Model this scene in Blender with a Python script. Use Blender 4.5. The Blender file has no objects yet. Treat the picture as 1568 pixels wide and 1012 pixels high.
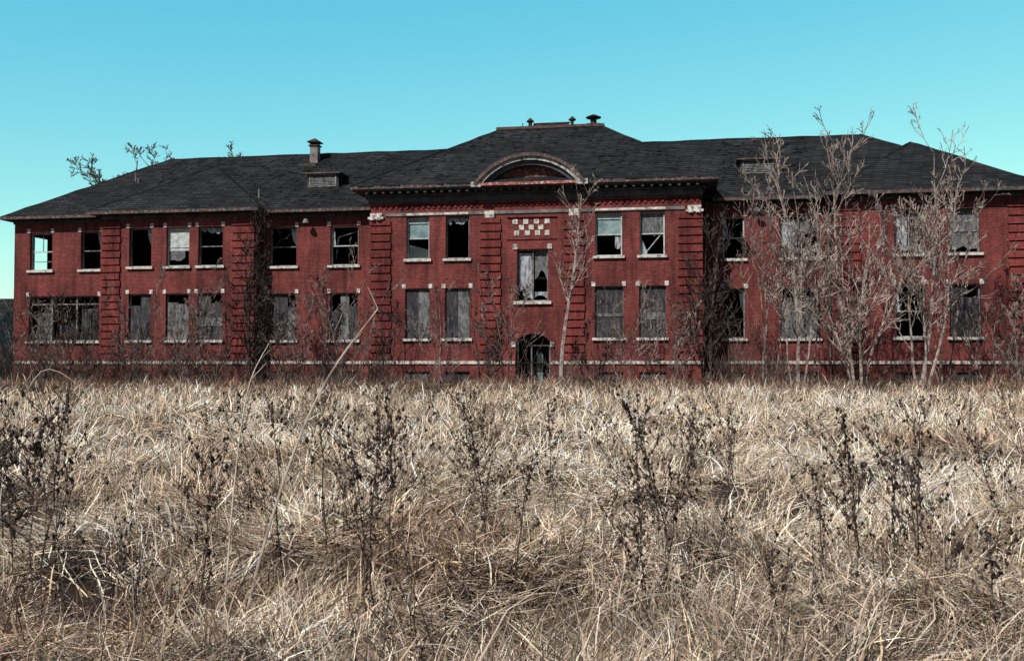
import bpy, math, random
import numpy as np
from mathutils import Vector, Matrix
random.seed(7); rng=np.random.default_rng(7)
R=math.radians
scene=bpy.context.scene
TH=9.5; CT,ST=math.cos(R(TH)),math.sin(R(TH)); CY=54.0
def L2W(u,v): return (u*CT+v*ST, CY-u*ST+v*CT)
# ------------------------------------------------------------ materials
def base_mat(name,rough=0.85,spec=0.2):
    m=bpy.data.materials.new(name); m.use_nodes=True
    nt=m.node_tree; b=nt.nodes['Principled BSDF']
    b.inputs['Roughness'].default_value=rough
    b.inputs['Specular IOR Level'].default_value=spec
    return m,nt,b
def N(nt,t,**k):
    n=nt.nodes.new(t)
    for a,v in k.items(): setattr(n,a,v)
    return n
def noise(nt,vec,scale,detail=4,rough=0.6):
    n=N(nt,'ShaderNodeTexNoise'); n.inputs['Scale'].default_value=scale
    n.inputs['Detail'].default_value=detail; n.inputs['Roughness'].default_value=rough
    nt.links.new(vec,n.inputs['Vector']); return n.outputs['Fac']
def ramp(nt,fac,stops):
    r=N(nt,'ShaderNodeValToRGB'); e=r.color_ramp.elements
    while len(e)<len(stops): e.new(0.5)
    for i,(p,c) in enumerate(stops):
        e[i].position=p; e[i].color=(*c,1) if len(c)==3 else c
    nt.links.new(fac,r.inputs['Fac']); return r.outputs['Color']
def mix(nt,a,b,fac,mode='MIX'):
    m=N(nt,'ShaderNodeMix',data_type='RGBA',blend_type=mode)
    for s,val in ((6,a),(7,b),(0,fac)):
        if isinstance(val,(int,float)): m.inputs[s].default_value=val
        elif isinstance(val,tuple): m.inputs[s].default_value=(*val,1)
        else: nt.links.new(val,m.inputs[s])
    return m.outputs[2]
def scaled(nt,vec,s):
    m=N(nt,'ShaderNodeMapping'); m.inputs['Scale'].default_value=s
    nt.links.new(vec,m.inputs['Vector']); return m.outputs['Vector']
def bump(nt,b,h,strength,dist):
    n=N(nt,'ShaderNodeBump'); n.inputs['Strength'].default_value=strength; n.inputs['Distance'].default_value=dist
    nt.links.new(h,n.inputs['Height']); nt.links.new(n.outputs['Normal'],b.inputs['Normal'])
def noisy(name,c1,c2,scale=3,rough=0.85,c3=None,scale2=20,bs=0.3,spec=0.2,stretch=(1,1,1)):
    m,nt,b=base_mat(name,rough,spec)
    o=N(nt,'ShaderNodeTexCoord').outputs['Object']
    o=scaled(nt,o,stretch)
    f=noise(nt,o,scale)
    col=ramp(nt,f,[(0.35,c1),(0.65,c2)])
    if c3:
        g=noise(nt,o,scale2); k=ramp(nt,g,[(0.5,(0,0,0)),(0.66,(1,1,1))])
        col=mix(nt,col,c3,k)
    nt.links.new(col,b.inputs['Base Color'])
    if bs: bump(nt,b,noise(nt,o,scale*8,3),bs,0.02)
    return m
def brick_mat(name,c1,c2,mort):
    m,nt,b=base_mat(name,0.9,0.12)
    o=N(nt,'ShaderNodeTexCoord').outputs['Object']
    s=N(nt,'ShaderNodeSeparateXYZ'); nt.links.new(o,s.inputs[0])
    a=N(nt,'ShaderNodeMath',operation='ADD'); nt.links.new(s.outputs[0],a.inputs[0]); nt.links.new(s.outputs[1],a.inputs[1])
    c=N(nt,'ShaderNodeCombineXYZ'); nt.links.new(a.outputs[0],c.inputs[0]); nt.links.new(s.outputs[2],c.inputs[1])
    br=N(nt,'ShaderNodeTexBrick'); nt.links.new(c.outputs[0],br.inputs['Vector'])
    br.inputs['Scale'].default_value=1; br.inputs['Brick Width'].default_value=0.22; br.inputs['Row Height'].default_value=0.078
    br.inputs['Mortar Size'].default_value=0.009; br.inputs['Mortar Smooth'].default_value=0.2
    br.inputs['Color1'].default_value=(*c1,1); br.inputs['Color2'].default_value=(*c2,1); br.inputs['Mortar'].default_value=(*mort,1)
    col=br.outputs['Color']
    big=ramp(nt,noise(nt,o,0.45,4),[(0.3,(0.6,0.6,0.62)),(0.7,(1.25,1.2,1.18))])
    col=mix(nt,col,big,1.0,'MULTIPLY')
    st=ramp(nt,noise(nt,scaled(nt,o,(1.6,1.6,0.18)),1.6,4),[(0.46,(1,1,1)),(0.70,(0.36,0.40,0.44))])
    col=mix(nt,col,st,0.9,'MULTIPLY')
    fl=ramp(nt,noise(nt,o,5,4,0.7),[(0.55,(0,0,0)),(0.78,(1,1,1))])
    col=mix(nt,col,(0.22,0.12,0.10),mix(nt,(0,0,0),fl,0.45))
    # pale efflorescence patches
    ef=ramp(nt,noise(nt,scaled(nt,o,(1,1,.5)),.8,5,0.75),[(0.60,(0,0,0)),(0.76,(1,1,1))])
    col=mix(nt,col,(0.23,0.125,0.105),mix(nt,(0,0,0),ef,0.45))
    fine=ramp(nt,noise(nt,o,14,3,0.8),[(0.3,(0.5,0.5,0.5)),(0.7,(1.4,1.4,1.4))])
    col=mix(nt,col,fine,0.9,'MULTIPLY')
    nt.links.new(col,b.inputs['Base Color'])
    return m
M={}
M['brick']=brick_mat('red_brick',(0.20,0.038,0.034),(0.12,0.022,0.022),(0.17,0.085,0.075))
M['brick2']=brick_mat('quoin_brick',(0.225,0.041,0.036),(0.15,0.026,0.025),(0.14,0.06,0.055))
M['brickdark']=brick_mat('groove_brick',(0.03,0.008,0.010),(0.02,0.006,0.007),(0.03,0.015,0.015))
M['stone']=noisy('limestone',(0.38,0.35,0.32),(0.64,0.61,0.56),3,0.9,(0.15,0.13,0.12),5)
M['band']=noisy('weathered_band',(0.09,0.095,0.10),(0.24,0.23,0.22),2,0.9,(0.07,0.04,0.035),4)
M['trim']=noisy('weathered_wood_trim',(0.03,0.042,0.05),(0.08,0.087,0.09),1.5,0.8,(0.07,0.03,0.024),3.5)
M['rust']=noisy('rusty_gutter',(0.04,0.045,0.05),(0.11,0.047,0.037),2.5,0.8,(0.16,0.15,0.14),6)
M['archw']=noisy('peeling_paint',(0.26,0.27,0.28),(0.52,0.51,0.5),2.5,0.85,(0.07,0.05,0.05),4)
M['redtrim']=noisy('red_painted_trim',(0.20,0.045,0.035),(0.36,0.10,0.08),3,0.8,(0.5,0.47,0.45),5)
M['tymp']=noisy('tympanum_wood',(0.07,0.03,0.022),(0.17,0.062,0.044),2.5,0.9,(0.22,0.14,0.12),5)
M['frame']=noisy('window_frame',(0.06,0.065,0.06),(0.24,0.24,0.22),4,0.8)
M['framew']=noisy('window_frame_pale',(0.28,0.32,0.32),(0.52,0.54,0.53),4,0.8)
M['board']=noisy('plywood_board',(0.018,0.018,0.023),(0.05,0.048,0.053),1.2,0.9,(0.09,0.085,0.085),3,stretch=(2.5,1,0.6))
M['boardl']=noisy('pale_board',(0.07,0.075,0.082),(0.19,0.19,0.19),2.2,0.9,(0.04,0.038,0.04),4,stretch=(2,1,1))
M['cloth']=noisy('torn_curtain',(0.2,0.22,0.25),(0.45,0.47,0.5),3,0.95,(0.07,0.07,0.08),4,stretch=(2,1,0.6))
M['dark']=noisy('unlit_interior',(0.012,0.011,0.011),(0.028,0.024,0.022),1,0.95)  # near-black: darkness of the unlit rooms is put into the colour
M['metal']=noisy('vent_metal',(0.10,0.10,0.105),(0.24,0.23,0.23),3,0.6,(0.1,0.05,0.035),6)
M['darkmetal']=noisy('dark_vent_metal',(0.02,0.018,0.018),(0.06,0.045,0.04),3,0.7)
M['teal']=noisy('pale_teal_panel',(0.10,0.165,0.175),(0.22,0.31,0.32),2,0.5)  # opaque pale teal for glass panes and the door
M['deck']=noisy('deck_flashing',(0.05,0.03,0.028),(0.12,0.07,0.06),3,0.8)
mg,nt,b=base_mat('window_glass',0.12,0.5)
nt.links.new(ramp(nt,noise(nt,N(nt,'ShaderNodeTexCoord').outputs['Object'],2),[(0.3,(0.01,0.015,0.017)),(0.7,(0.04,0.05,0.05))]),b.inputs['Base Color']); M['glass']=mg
# shingles
m,nt,b=base_mat('asphalt_shingles',0.92,0.12)
o=N(nt,'ShaderNodeTexCoord').outputs['Object']
s=N(nt,'ShaderNodeSeparateXYZ'); nt.links.new(o,s.inputs[0])
a=N(nt,'ShaderNodeMath',operation='ADD'); nt.links.new(s.outputs[0],a.inputs[0]); nt.links.new(s.outputs[1],a.inputs[1])
c=N(nt,'ShaderNodeCombineXYZ'); nt.links.new(a.outputs[0],c.inputs[0]); nt.links.new(s.outputs[2],c.inputs[1])
br=N(nt,'ShaderNodeTexBrick'); nt.links.new(c.outputs[0],br.inputs['Vector'])
br.inputs['Scale'].default_value=1; br.inputs['Brick Width'].default_value=0.6; br.inputs['Row Height'].default_value=0.15
br.inputs['Mortar Size'].default_value=0.022; br.inputs['Color1'].default_value=(0.031,0.034,0.037,1); br.inputs['Color2'].default_value=(0.013,0.014,0.016,1); br.inputs['Mortar'].default_value=(0.004,0.004,0.005,1)
col=mix(nt,br.outputs['Color'],ramp(nt,noise(nt,o,0.35,5),[(0.3,(0.55,0.55,0.57)),(0.7,(1.35,1.35,1.3))]),1.0,'MULTIPLY')
pt=ramp(nt,noise(nt,scaled(nt,o,(1,1,2.5)),3,4,0.7),[(0.58,(0,0,0)),(0.66,(1,1,1))])
col=mix(nt,col,(0.007,0.007,0.008),mix(nt,(0,0,0),pt,0.8))
pt=ramp(nt,noise(nt,scaled(nt,o,(1.5,1.5,5)),2.1,4,0.7),[(0.64,(0,0,0)),(0.70,(1,1,1))])
col=mix(nt,col,(0.085,0.078,0.07),mix(nt,(0,0,0),pt,0.5))
nt.links.new(col,b.inputs['Base Color']); bump(nt,b,br.outputs['Fac'],-0.6,0.02); M['shingle']=m
def veg_mat(name,rough=0.75):
    m,nt,b=base_mat(name,rough,0.2)
    at=N(nt,'ShaderNodeAttribute',attribute_name='Col')
    nt.links.new(at.outputs['Color'],b.inputs['Base Color'])
    return m
M['grass']=veg_mat('dry_grass')
def bark(name,c1,c2,c3,sc=3.0):
    m,nt,b=base_mat(name,0.9,0.1)
    o=N(nt,'ShaderNodeTexCoord').outputs['Object']
    nt.links.new(ramp(nt,noise(nt,o,sc,3,0.7),[(0.36,c3),(0.46,c1),(0.62,c2)]),b.inputs['Base Color']); return m
M['bark_pale']=bark('pale_bark',(0.20,0.16,0.14),(0.42,0.36,0.32),(0.08,0.06,0.052))
M['bark_mid']=bark('grey_bark',(0.10,0.073,0.065),(0.29,0.235,0.21),(0.03,0.021,0.019))
M['bark_dark']=bark('dark_bark',(0.022,0.016,0.015),(0.10,0.077,0.068),(0.012,0.009,0.009))
M['brush']=bark('brush_stems',(0.045,0.028,0.025),(0.20,0.15,0.13),(0.018,0.011,0.010),1.4)
M['weed']=bark('weed_stem',(0.055,0.04,0.033),(0.14,0.107,0.09),(0.03,0.022,0.018),9)
M['seed']=bark('weed_seedheads',(0.032,0.023,0.02),(0.10,0.077,0.066),(0.016,0.012,0.011),12)
M['reed']=bark('pale_reed',(0.46,0.40,0.34),(0.64,0.57,0.50),(0.3,0.23,0.2),8)
m,nt,b=base_mat('dry_soil',0.95,0.1)
o=N(nt,'ShaderNodeTexCoord').outputs['Object']
col=ramp(nt,noise(nt,o,0.8,8,0.7),[(0.3,(0.025,0.018,0.014)),(0.55,(0.065,0.048,0.037)),(0.75,(0.13,0.10,0.075))])
col=mix(nt,col,ramp(nt,noise(nt,o,25,4,0.8),[(0.3,(0.4,0.4,0.4)),(0.7,(1.3,1.3,1.3))]),1.0,'MULTIPLY')
nt.links.new(col,b.inputs['Base Color']); M['ground']=m
# ------------------------------------------------------------ mesh builder
class MB:
    def __init__(s): s.v=[];s.f=[];s.m=[]
    def poly(s,pts,mi=0):
        n=len(s.v); s.v+= [tuple(p) for p in pts]; s.f.append(tuple(range(n,n+len(pts)))); s.m.append(mi)
    def box(s,x0,x1,y0,y1,z0,z1,mi=0):
        n=len(s.v)
        s.v+=[(x0,y0,z0),(x1,y0,z0),(x1,y1,z0),(x0,y1,z0),(x0,y0,z1),(x1,y0,z1),(x1,y1,z1),(x0,y1,z1)]
        for q in ((0,3,2,1),(4,5,6,7),(0,1,5,4),(1,2,6,5),(2,3,7,6),(3,0,4,7)):
            s.f.append(tuple(n+i for i in q)); s.m.append(mi)
    def tube(s,pts,rad,sides=4,mi=0):
        n=len(s.v); k=len(pts)
        for i,p in enumerate(pts):
            a=pts[max(i-1,0)]; c=pts[min(i+1,k-1)]
            d=Vector((c[0]-a[0],c[1]-a[1],c[2]-a[2]))
            if d.length<1e-6: d=Vector((0,0,1))
            d.normalize()
            x=d.cross(Vector((0.31,0.95,0.1)))
            if x.length<0.05: x=d.cross(Vector((1,0,0)))
            x.normalize(); y=d.cross(x); r=rad[i]
            for j in range(sides):
                t=2*math.pi*j/sides; cx=math.cos(t)*r; cy=math.sin(t)*r
                s.v.append((p[0]+x[0]*cx+y[0]*cy,p[1]+x[1]*cx+y[1]*cy,p[2]+x[2]*cx+y[2]*cy))
        for i in range(k-1):
            for j in range(sides):
                j2=(j+1)%sides
                s.f.append((n+i*sides+j,n+i*sides+j2,n+(i+1)*sides+j2,n+(i+1)*sides+j)); s.m.append(mi)
    def cone(s,x,y,z0,z1,r0,r1,sides=12,mi=0,cap=True):
        n=len(s.v)
        for z,r in ((z0,r0),(z1,r1)):
            for j in range(sides):
                t=2*math.pi*(j+.5)/sides; s.v.append((x+math.cos(t)*r,y+math.sin(t)*r,z))
        for j in range(sides):
            j2=(j+1)%sides; s.f.append((n+j,n+j2,n+sides+j2,n+sides+j)); s.m.append(mi)
        if cap:
            s.f.append(tuple(n+sides+j for j in range(sides))); s.m.append(mi)
            s.f.append(tuple(n+sides-1-j for j in range(sides))); s.m.append(mi)
    def obj(s,name,mats,parent=None,smooth=False):
        me=bpy.data.meshes.new(name); me.from_pydata(s.v,[],s.f)
        for k in mats: me.materials.append(M[k])
        me.polygons.foreach_set('material_index',s.m)
        if smooth: me.polygons.foreach_set('use_smooth',[True]*len(s.f))
        me.update(); o=bpy.data.objects.new(name,me); scene.collection.objects.link(o)
        if parent: o.parent=parent
        return o
# ------------------------------------------------------------ building
B=bpy.data.objects.new('abandoned_brick_building',None); scene.collection.objects.link(B)
B.location=(0,CY,0); B.rotation_euler=(0,0,-R(TH))
ZU0,ZU1,ZL0,ZL1=6.93,9.15,2.75,5.38
UL,UR,DEP=-29.96,27.0,12.6
segs=[(-29.96,-23.65,0),(-23.65,-14.46,-1),(-14.46,-7.19,0),(-7.19,10.07,-2.5),(10.07,16.84,0),(16.84,26.12,-1),(26.12,27.0,0)]
up=[(-28.94,-27.5,'thru'),(-25.65,-24.35,'open'),
 (-21.99,-20.62,'open'),(-19.71,-18.32,'pale'),(-17.77,-16.3,'shred'),
 (-13.93,-12.34,'open'),(-10.34,-8.71,'open2'),
 (-5.23,-4.0,'teal'),(-3.11,-1.85,'shred'),(4.74,6.1,'teal2'),(6.99,8.25,'pale2'),
 (11.24,12.35,'open2'),(14.13,16.09,'torn'),(19.63,21.06,'torn'),(22.2,23.66,'gray')]
lo=[(-28.94,-24.45,'wide'),(-21.99,-20.62,'board'),(-19.71,-18.32,'boardl'),(-17.77,-16.3,'board'),
 (-13.93,-12.34,'board'),(-10.34,-8.71,'board'),(-5.3,-3.95,'board'),(-3.15,-1.8,'board'),(4.7,6.15,'board'),(6.95,8.3,'board'),
 (11.24,12.35,'open'),(14.13,16.09,'boardl'),(19.63,21.06,'open2'),(22.2,23.66,'board')]
ctrw=(0.68,2.3,4.66,7.35)
door=(0.6,2.42)
wall=MB(); plinth=MB()
def grid_wall(mb,u0,u1,z0,z1,v,ops,rev=0.32,mi=0):
    us=sorted(set([u0,u1]+[x for o in ops for x in o[:2]])); zs=sorted(set([z0,z1]+[x for o in ops for x in o[2:4]]))
    us=[x for x in us if u0<=x<=u1]; zs=[z for z in zs if z0<=z<=z1]
    for i in range(len(us)-1):
        for j in range(len(zs)-1):
            a,b_,c_,d=us[i],us[i+1],zs[j],zs[j+1]; um,zm=(a+b_)/2,(c_+d)/2
            if any(o[0]<um<o[1] and o[2]<zm<o[3] for o in ops): continue
            mb.poly([(a,v,c_),(b_,v,c_),(b_,v,d),(a,v,d)],mi)
    for a,b_,c_,d in ops:
        w=v+rev
        mb.poly([(a,v,c_),(a,v,d),(a,w,d),(a,w,c_)],mi); mb.poly([(b_,v,d),(b_,v,c_),(b_,w,c_),(b_,w,d)],mi)
        if d<z1: mb.poly([(a,v,d),(b_,v,d),(b_,w,d),(a,w,d)],mi)
        if c_>z0: mb.poly([(b_,v,c_),(a,v,c_),(a,w,c_),(b_,w,c_)],mi)
base=[]
for (u0,u1,v) in segs:
    zt=10.5 if v<-2 else 9.98
    ops=[(a,b_,ZU0,ZU1) for a,b_,s_ in up if u0<a<u1]+[(a,b_,ZL0,ZL1) for a,b_,s_ in lo if u0<a<u1]
    pops=[(a,b_,0.3,1.02) for a,b_,s_ in lo if u0<a<u1 and s_!='wide']
    if v<-2:
        ops+= [ctrw,(door[0],door[1],1.5,3.0)]; pops.append((door[0],door[1],0.25,1.5))
    if u0<-29: pops+=[(-28.4,-27.3,0.3,1.02),(-26,-24.9,0.3,1.02)]
    grid_wall(wall,u0,u1,1.5,zt,v,ops)
    grid_wall(plinth,u0-(0.08 if v<0 else 0),u1+(0.08 if v<0 else 0),-0.3,1.5,v-0.08,pops,0.3)
    base+=[(p,v) for p in pops if p[3]<1.4]
    if v<0:
        wall.poly([(u0,0,1.5),(u0,v,1.5),(u0,v,zt),(u0,0.4,zt)]); wall.poly([(u1,v,1.5),(u1,0,1.5),(u1,0.4,zt),(u1,v,zt)])
        plinth.poly([(u0-.08,0,-.3),(u0-.08,v-.08,-.3),(u0-.08,v-.08,1.5),(u0-.08,0,1.5)])
        plinth.poly([(u1+.08,0,-.3),(u1+.08,v-.08,-.3),(u1+.08,v-.08,1.5),(u1+.08,0,1.5)])
def end_wall(u,ops):
    vs=sorted(set([0,DEP]+[x for o in ops for x in o[:2]])); zs=sorted(set([-.3,9.98]+[x for o in ops for x in o[2:]]))
    for i in range(len(vs)-1):
        for j in range(len(zs)-1):
            a,b_,c_,d=vs[i],vs[i+1],zs[j],zs[j+1]
            if any(o[0]<(a+b_)/2<o[1] and o[2]<(c_+d)/2<o[3] for o in ops): continue
            wall.poly([(u,a,c_),(u,b_,c_),(u,b_,d),(u,a,d)])
end_wall(UL,[(1.9,3.1,ZU0,ZU1),(8,9.4,ZU0,ZU1),(8,9.4,ZL0,ZL1)]); end_wall(UR,[(3,4.4,ZU0,ZU1),(8,9.4,ZU0,ZU1),(3,4.4,ZL0,ZL1),(8,9.4,ZL0,ZL1)])
wall.poly([(UL,DEP,-.3),(UR,DEP,-.3),(UR,DEP,9.98),(UL,DEP,9.98)])
ac=(door[0]+door[1])/2; hw=(door[1]-door[0])/2; zsp=2.38; rise=0.6; nA=12
arc=[(ac-hw*math.cos(math.pi*i/nA), zsp+rise*math.sin(math.pi*i/nA)) for i in range(nA+1)]
for i in range(nA):
    (a,za),(b_,zb)=arc[i],arc[i+1]
    wall.poly([(a,-2.5,za),(b_,-2.5,zb),(b_,-2.5,3.0),(a,-2.5,3.0)])
    wall.poly([(a,-2.5,za),(b_,-2.5,zb),(b_,-2.1,zb),(a,-2.1,za)])
    def rad_pt(x,z,k): 
        dx,dz=x-ac,z-zsp+0.3; l=math.hypot(dx,dz); return (x+dx/l*k,z+dz/l*k)
    p=[rad_pt(a,za,.002),rad_pt(b_,zb,.002),rad_pt(b_,zb,.3),rad_pt(a,za,.3)]
    wall.poly([(x,-2.54,z) for x,z in p])
wall.obj('walls',['brick'],B); plinth.obj('plinth_wall',['brick'],B)
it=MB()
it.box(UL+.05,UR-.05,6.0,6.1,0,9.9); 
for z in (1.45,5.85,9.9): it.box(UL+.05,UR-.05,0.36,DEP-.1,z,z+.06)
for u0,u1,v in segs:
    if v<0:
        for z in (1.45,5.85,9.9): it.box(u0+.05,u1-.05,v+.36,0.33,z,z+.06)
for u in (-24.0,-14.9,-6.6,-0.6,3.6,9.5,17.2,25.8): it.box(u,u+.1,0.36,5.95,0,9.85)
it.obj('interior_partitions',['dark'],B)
st=MB(); tr=MB(); qn=MB()
def vplane(u):
    for u0,u1,v in segs:
        if u0<=u<=u1: return v
def lintel(a,b_,z,v,blocks=True):
    if blocks:
        for x in (a-0.16,b_-0.06): st.box(x,x+0.2,v-.05,v+.02,z+.0,z+.24)
    qn.box(a+.065,b_-.065,v-.035,v+.02,z+.004,z+.25,0)
for lst,z0,z1 in ((up,ZU0,ZU1),(lo,ZL0,ZL1)):
    for a,b_,s_ in lst:
        v=vplane(a); jt=random.uniform(-.01,.01)
        st.box(a-.13,b_+.13,v-.14,v+.2,z0-.13,z0+.01+jt)
        if not(v<-2 and z0>6): lintel(a,b_,z1,v)
a,b_,c_,d=ctrw
st.box(a-.18,b_+.18,-2.64,-2.2,c_-.16,c_); st.box(a-.22,a+.02,-2.57,-2.45,d,d+.26); st.box(b_-.02,b_+.22,-2.57,-2.45,d,d+.26)
qn.box(a+.03,b_-.03,-2.54,-2.48,d,d+.25)
for x in (door[0]-.2,door[1]): st.box(x,x+.2,-2.58,-2.4,2.3,2.56)
sq=0.28
for r,cs in ((2,(0,2,4,6)),(1,(1.2,3,4.8)),(0,(0.3,2.3,4.2,6))):
    for c in cs:
        x=0.45+c*sq; z=8.05+r*sq*1.05
        st.box(x,x+sq*.95,-2.535-random.uniform(0,.01),-2.48,z+.015,z+sq-.015)
qn.box(0.15,2.75,-2.6,-2.48,9.0,9.1); qn.box(0.15,2.75,-2.56,-2.48,7.86,7.95)
for u0,u1,v in segs:
    e=.13 if v<0 else -.13
    parts=[(u0-e,u1+e)]
    if v<-2: parts=[(u0-e,door[0]-.01),(door[1]+.01,u1+e)]
    for a,b_ in parts: st.box(a,b_,v-.15,v+.05,1.42,1.58)
    if v<0:
        st.box(u0-.128,u0-.0,v+.052,-.15,1.422,1.578); st.box(u1+.0,u1+.128,v+.052,-.15,1.422,1.578)
def quoin(u0,u1,v,ztop,ret=None):
    z=1.62; i=0
    while z<ztop-.1:
        h=min(.34,ztop-z); w=0.05*(i%2)
        a=u0+(w if ret!='L' else 0); b_=u1-(w if ret!='R' else 0)
        if ret=='L': a=u0-.06
        if ret=='R': b_=u1+.06
        back=v+.02 if not ret else min(v+.7,-0.05)
        qn.box(a,b_,v-.09,back,z,z+h,1)
        z+=.42; i+=1
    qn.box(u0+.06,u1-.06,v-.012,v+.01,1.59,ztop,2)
quoin(-23.65,-22.5,-1,9.5,'L'); quoin(-15.75,-14.46,-1,9.5,'R'); quoin(16.84,18.0,-1,9.5,'L'); quoin(24.92,26.12,-1,9.5,'R')
quoin(-7.19,-6.05,-2.5,9.0,'L'); quoin(-1.3,-.15,-2.5,9.0); quoin(3.1,4.2,-2.5,9.0); quoin(8.88,10.07,-2.5,9.0,'R')
for a,b_ in ((-7.3,-6.45),(9.3,10.18)):
    st.box(a,b_,-2.68,-2.0,9.08,9.2); st.box(a+.1,b_-.1,-2.62,-2.0,9.2,9.4); st.cone(a+.25,-2.62,9.02,9.3,.14,.14,10,0); st.cone(b_-.25,-2.62,9.02,9.3,.14,.14,10,0)
for a,b_ in ((-1.0,-.5),(3.4,3.9)): st.box(a,b_,-2.62,-2.4,9.02,9.38)
tr.box(-6.4,9.25,-2.57,-2.48,9.22,9.38,1)
st.box(4.75,8.3,-2.585,-2.48,9.25,9.36); st.box(-5.2,-1.9,-2.58,-2.48,9.24,9.35)
x=-7.0
while x<9.9:
    qn.box(x,x+.13,-2.56,-2.49,9.6,9.74,1); x+=.29
qn.box(-7.24,10.12,-2.62,-2.48,9.80,9.9,0)
def cornice(u0,u1,v0,v1,z,ov=.85):
    tr.box(u0-.1,u1+.1,v0-.12,v1,z-.72,z-.40,0)
    tr.box(u0-.24,u1+.24,v0-.26,v1,z-.40,z-.28,0)
    tr.box(u0-ov+.08,u1+ov-.08,v0-ov+.08,v1,z-.16,z-.08,0)
    tr.box(u0-ov,u1+ov,v0-ov,v1,z-.08,z+.07,2)
    x=u0-.1
    while x<u1+.1:
        tr.box(x,x+.14,v0-ov+.16,v0-.25,z-.30,z-.16,0); x+=.45
cornice(-7.19,10.07,-2.5,0.6,10.64)
def eave(u0,u1,v,ov=.65,z=10.02,eL=0,eR=0):
    tr.box(u0-eL*.05,u1+eR*.05,v-.07,v+.05,z-.34,z-.08,0)
    tr.box(u0-eL*(ov-.02),u1+eR*(ov-.02),v-ov+.04,v+.3,z-.08,z-.02,0)
    tr.box(u0-eL*ov,u1+eR*ov,v-ov-.05,v-ov+.02,z-.13,z+.03,2)
eave(-29.96,-24.26,0,eL=1); eave(-23.65,-14.46,-1,eL=1,eR=1); eave(-13.85,-7.8,0); eave(10.7,16.2,0); eave(16.84,26.12,-1,eL=1,eR=1); eave(26.75,27.0,0,eR=1)
for u in (UL-.6,UR+.53): tr.box(u,u+.07,-.55,DEP+.6,9.9,10.05,2)
tr.box(UL-.55,UL,-.5,DEP+.5,9.93,9.99,0); tr.box(UR,UR+.52,-.5,DEP+.5,9.93,9.99,0); tr.box(UL-.5,UR+.5,DEP,DEP+.6,9.9,10.0,0)
ra=(2.85**2+1.5**2)/(2*1.5); cz=10.62+1.5-ra; cu=1.44; am=math.asin(2.85/ra); n=28
def ap(r,t): return (cu+r*math.sin(t),cz+r*math.cos(t))
for r0,r1,v0,v1,mi in ((ra-.12,ra+.06,-3.5,-2.95,2),(ra-.30,ra-.13,-3.38,-2.9,3),(ra-.52,ra-.33,-3.2,-2.75,0)):
    for i in range(n):
        t0=-am+2*am*i/n; t1=-am+2*am*(i+1)/n
        A,Bp,C,D=ap(r0,t0),ap(r0,t1),ap(r1,t1),ap(r1,t0)
        tr.poly([(A[0],v0,A[1]),(Bp[0],v0,Bp[1]),(C[0],v0,C[1]),(D[0],v0,D[1])],mi)
        tr.poly([(A[0],v0,A[1]),(A[0],v1,A[1]),(Bp[0],v1,Bp[1]),(Bp[0],v0,Bp[1])],mi)
        tr.poly([(D[0],v0,D[1]),(C[0],v0,C[1]),(C[0],v1,C[1]),(D[0],v1,D[1])],mi)
pts=[ap(ra-.5,-am+2*am*i/n) for i in range(n+1)]
tr.poly([(x,-2.75,z) for x,z in pts],4)
tr.box(cu-2.5,cu+2.5,-3.42,-2.7,10.56,10.70,5)
for s_ in (-1,1): tr.box(cu+s_*2.75-.26,cu+s_*2.75+.26,-3.46,-2.6,10.50,10.76,3)
for k in range(-2,3): tr.box(cu+k*.8-.03,cu+k*.8+.03,-2.79,-2.73,10.72,11.75-.12*abs(k)**1.6,4)
tr.obj('cornices_and_pediment',['trim','band','rust','archw','tymp','redtrim'],B)
st.obj('stone_sills_and_bands',['stone'],B); qn.obj('brick_quoins',['brick','brick2','brickdark'],B)
# ---- roofs
rf=MB()
E=10.06
def hip(a,b_,c_,d,z0,r0,r1,z1,rv):
    A,Bq,C,D=(a,c_,z0),(b_,c_,z0),(b_,d,z0),(a,d,z0); P,Q=(r0,rv,z1),(r1,rv,z1)
    rf.poly([A,Bq,Q,P]); rf.poly([Bq,C,Q]); rf.poly([C,D,P,Q]); rf.poly([D,A,P])
hip(UL-.62,UR+.62,-.62,DEP+.62,E,-23.5,19.3,14.6,6.3)
for u0,u1 in ((-24.27,-13.84),(16.22,26.74)):
    uc=(u0+u1)/2; h=(u1-u0)/2; sl=.656; z1=E+h*sl; pv=-1.62+h
    vb=-.62+(z1-E)/sl
    rf.poly([(u0,-1.62,E+.005),(u1,-1.62,E+.005),(uc,pv,z1)])
    rf.poly([(u0,-.62,E+.01),(u0,-1.62,E+.01),(uc,pv,z1+.01),(uc,vb+.05,z1+.01)])
    rf.poly([(u1,-1.62,E+.01),(u1,-.62,E+.01),(uc,vb+.05,z1+.01),(uc,pv,z1+.01)])
PZ=10.72; a,b_,c_,d=-8.03,10.91,-3.34,16; p,q,r_,s_=-1.66,4.54,5.0,8.0; DZ=15.4
rf.poly([(a,c_,PZ),(b_,c_,PZ),(q,r_,DZ),(p,r_,DZ)]); rf.poly([(b_,c_,PZ),(b_,d,PZ),(q,s_,DZ),(q,r_,DZ)])
rf.poly([(a,d,PZ),(a,c_,PZ),(p,r_,DZ),(p,s_,DZ)]); rf.poly([(b_,d,PZ),(a,d,PZ),(p,s_,DZ),(q,s_,DZ)]); rf.poly([(p,r_,DZ),(q,r_,DZ),(q,s_,DZ),(p,s_,DZ)])
for i in range(n):
    t0=-am+2*am*i/n; t1=-am+2*am*(i+1)/n; D,C=ap(ra+.065,t0),ap(ra+.065,t1)
    rf.poly([(D[0],-3.48,D[1]),(C[0],-3.48,C[1]),(C[0],0.2,C[1]),(D[0],0.2,D[1])])
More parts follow.
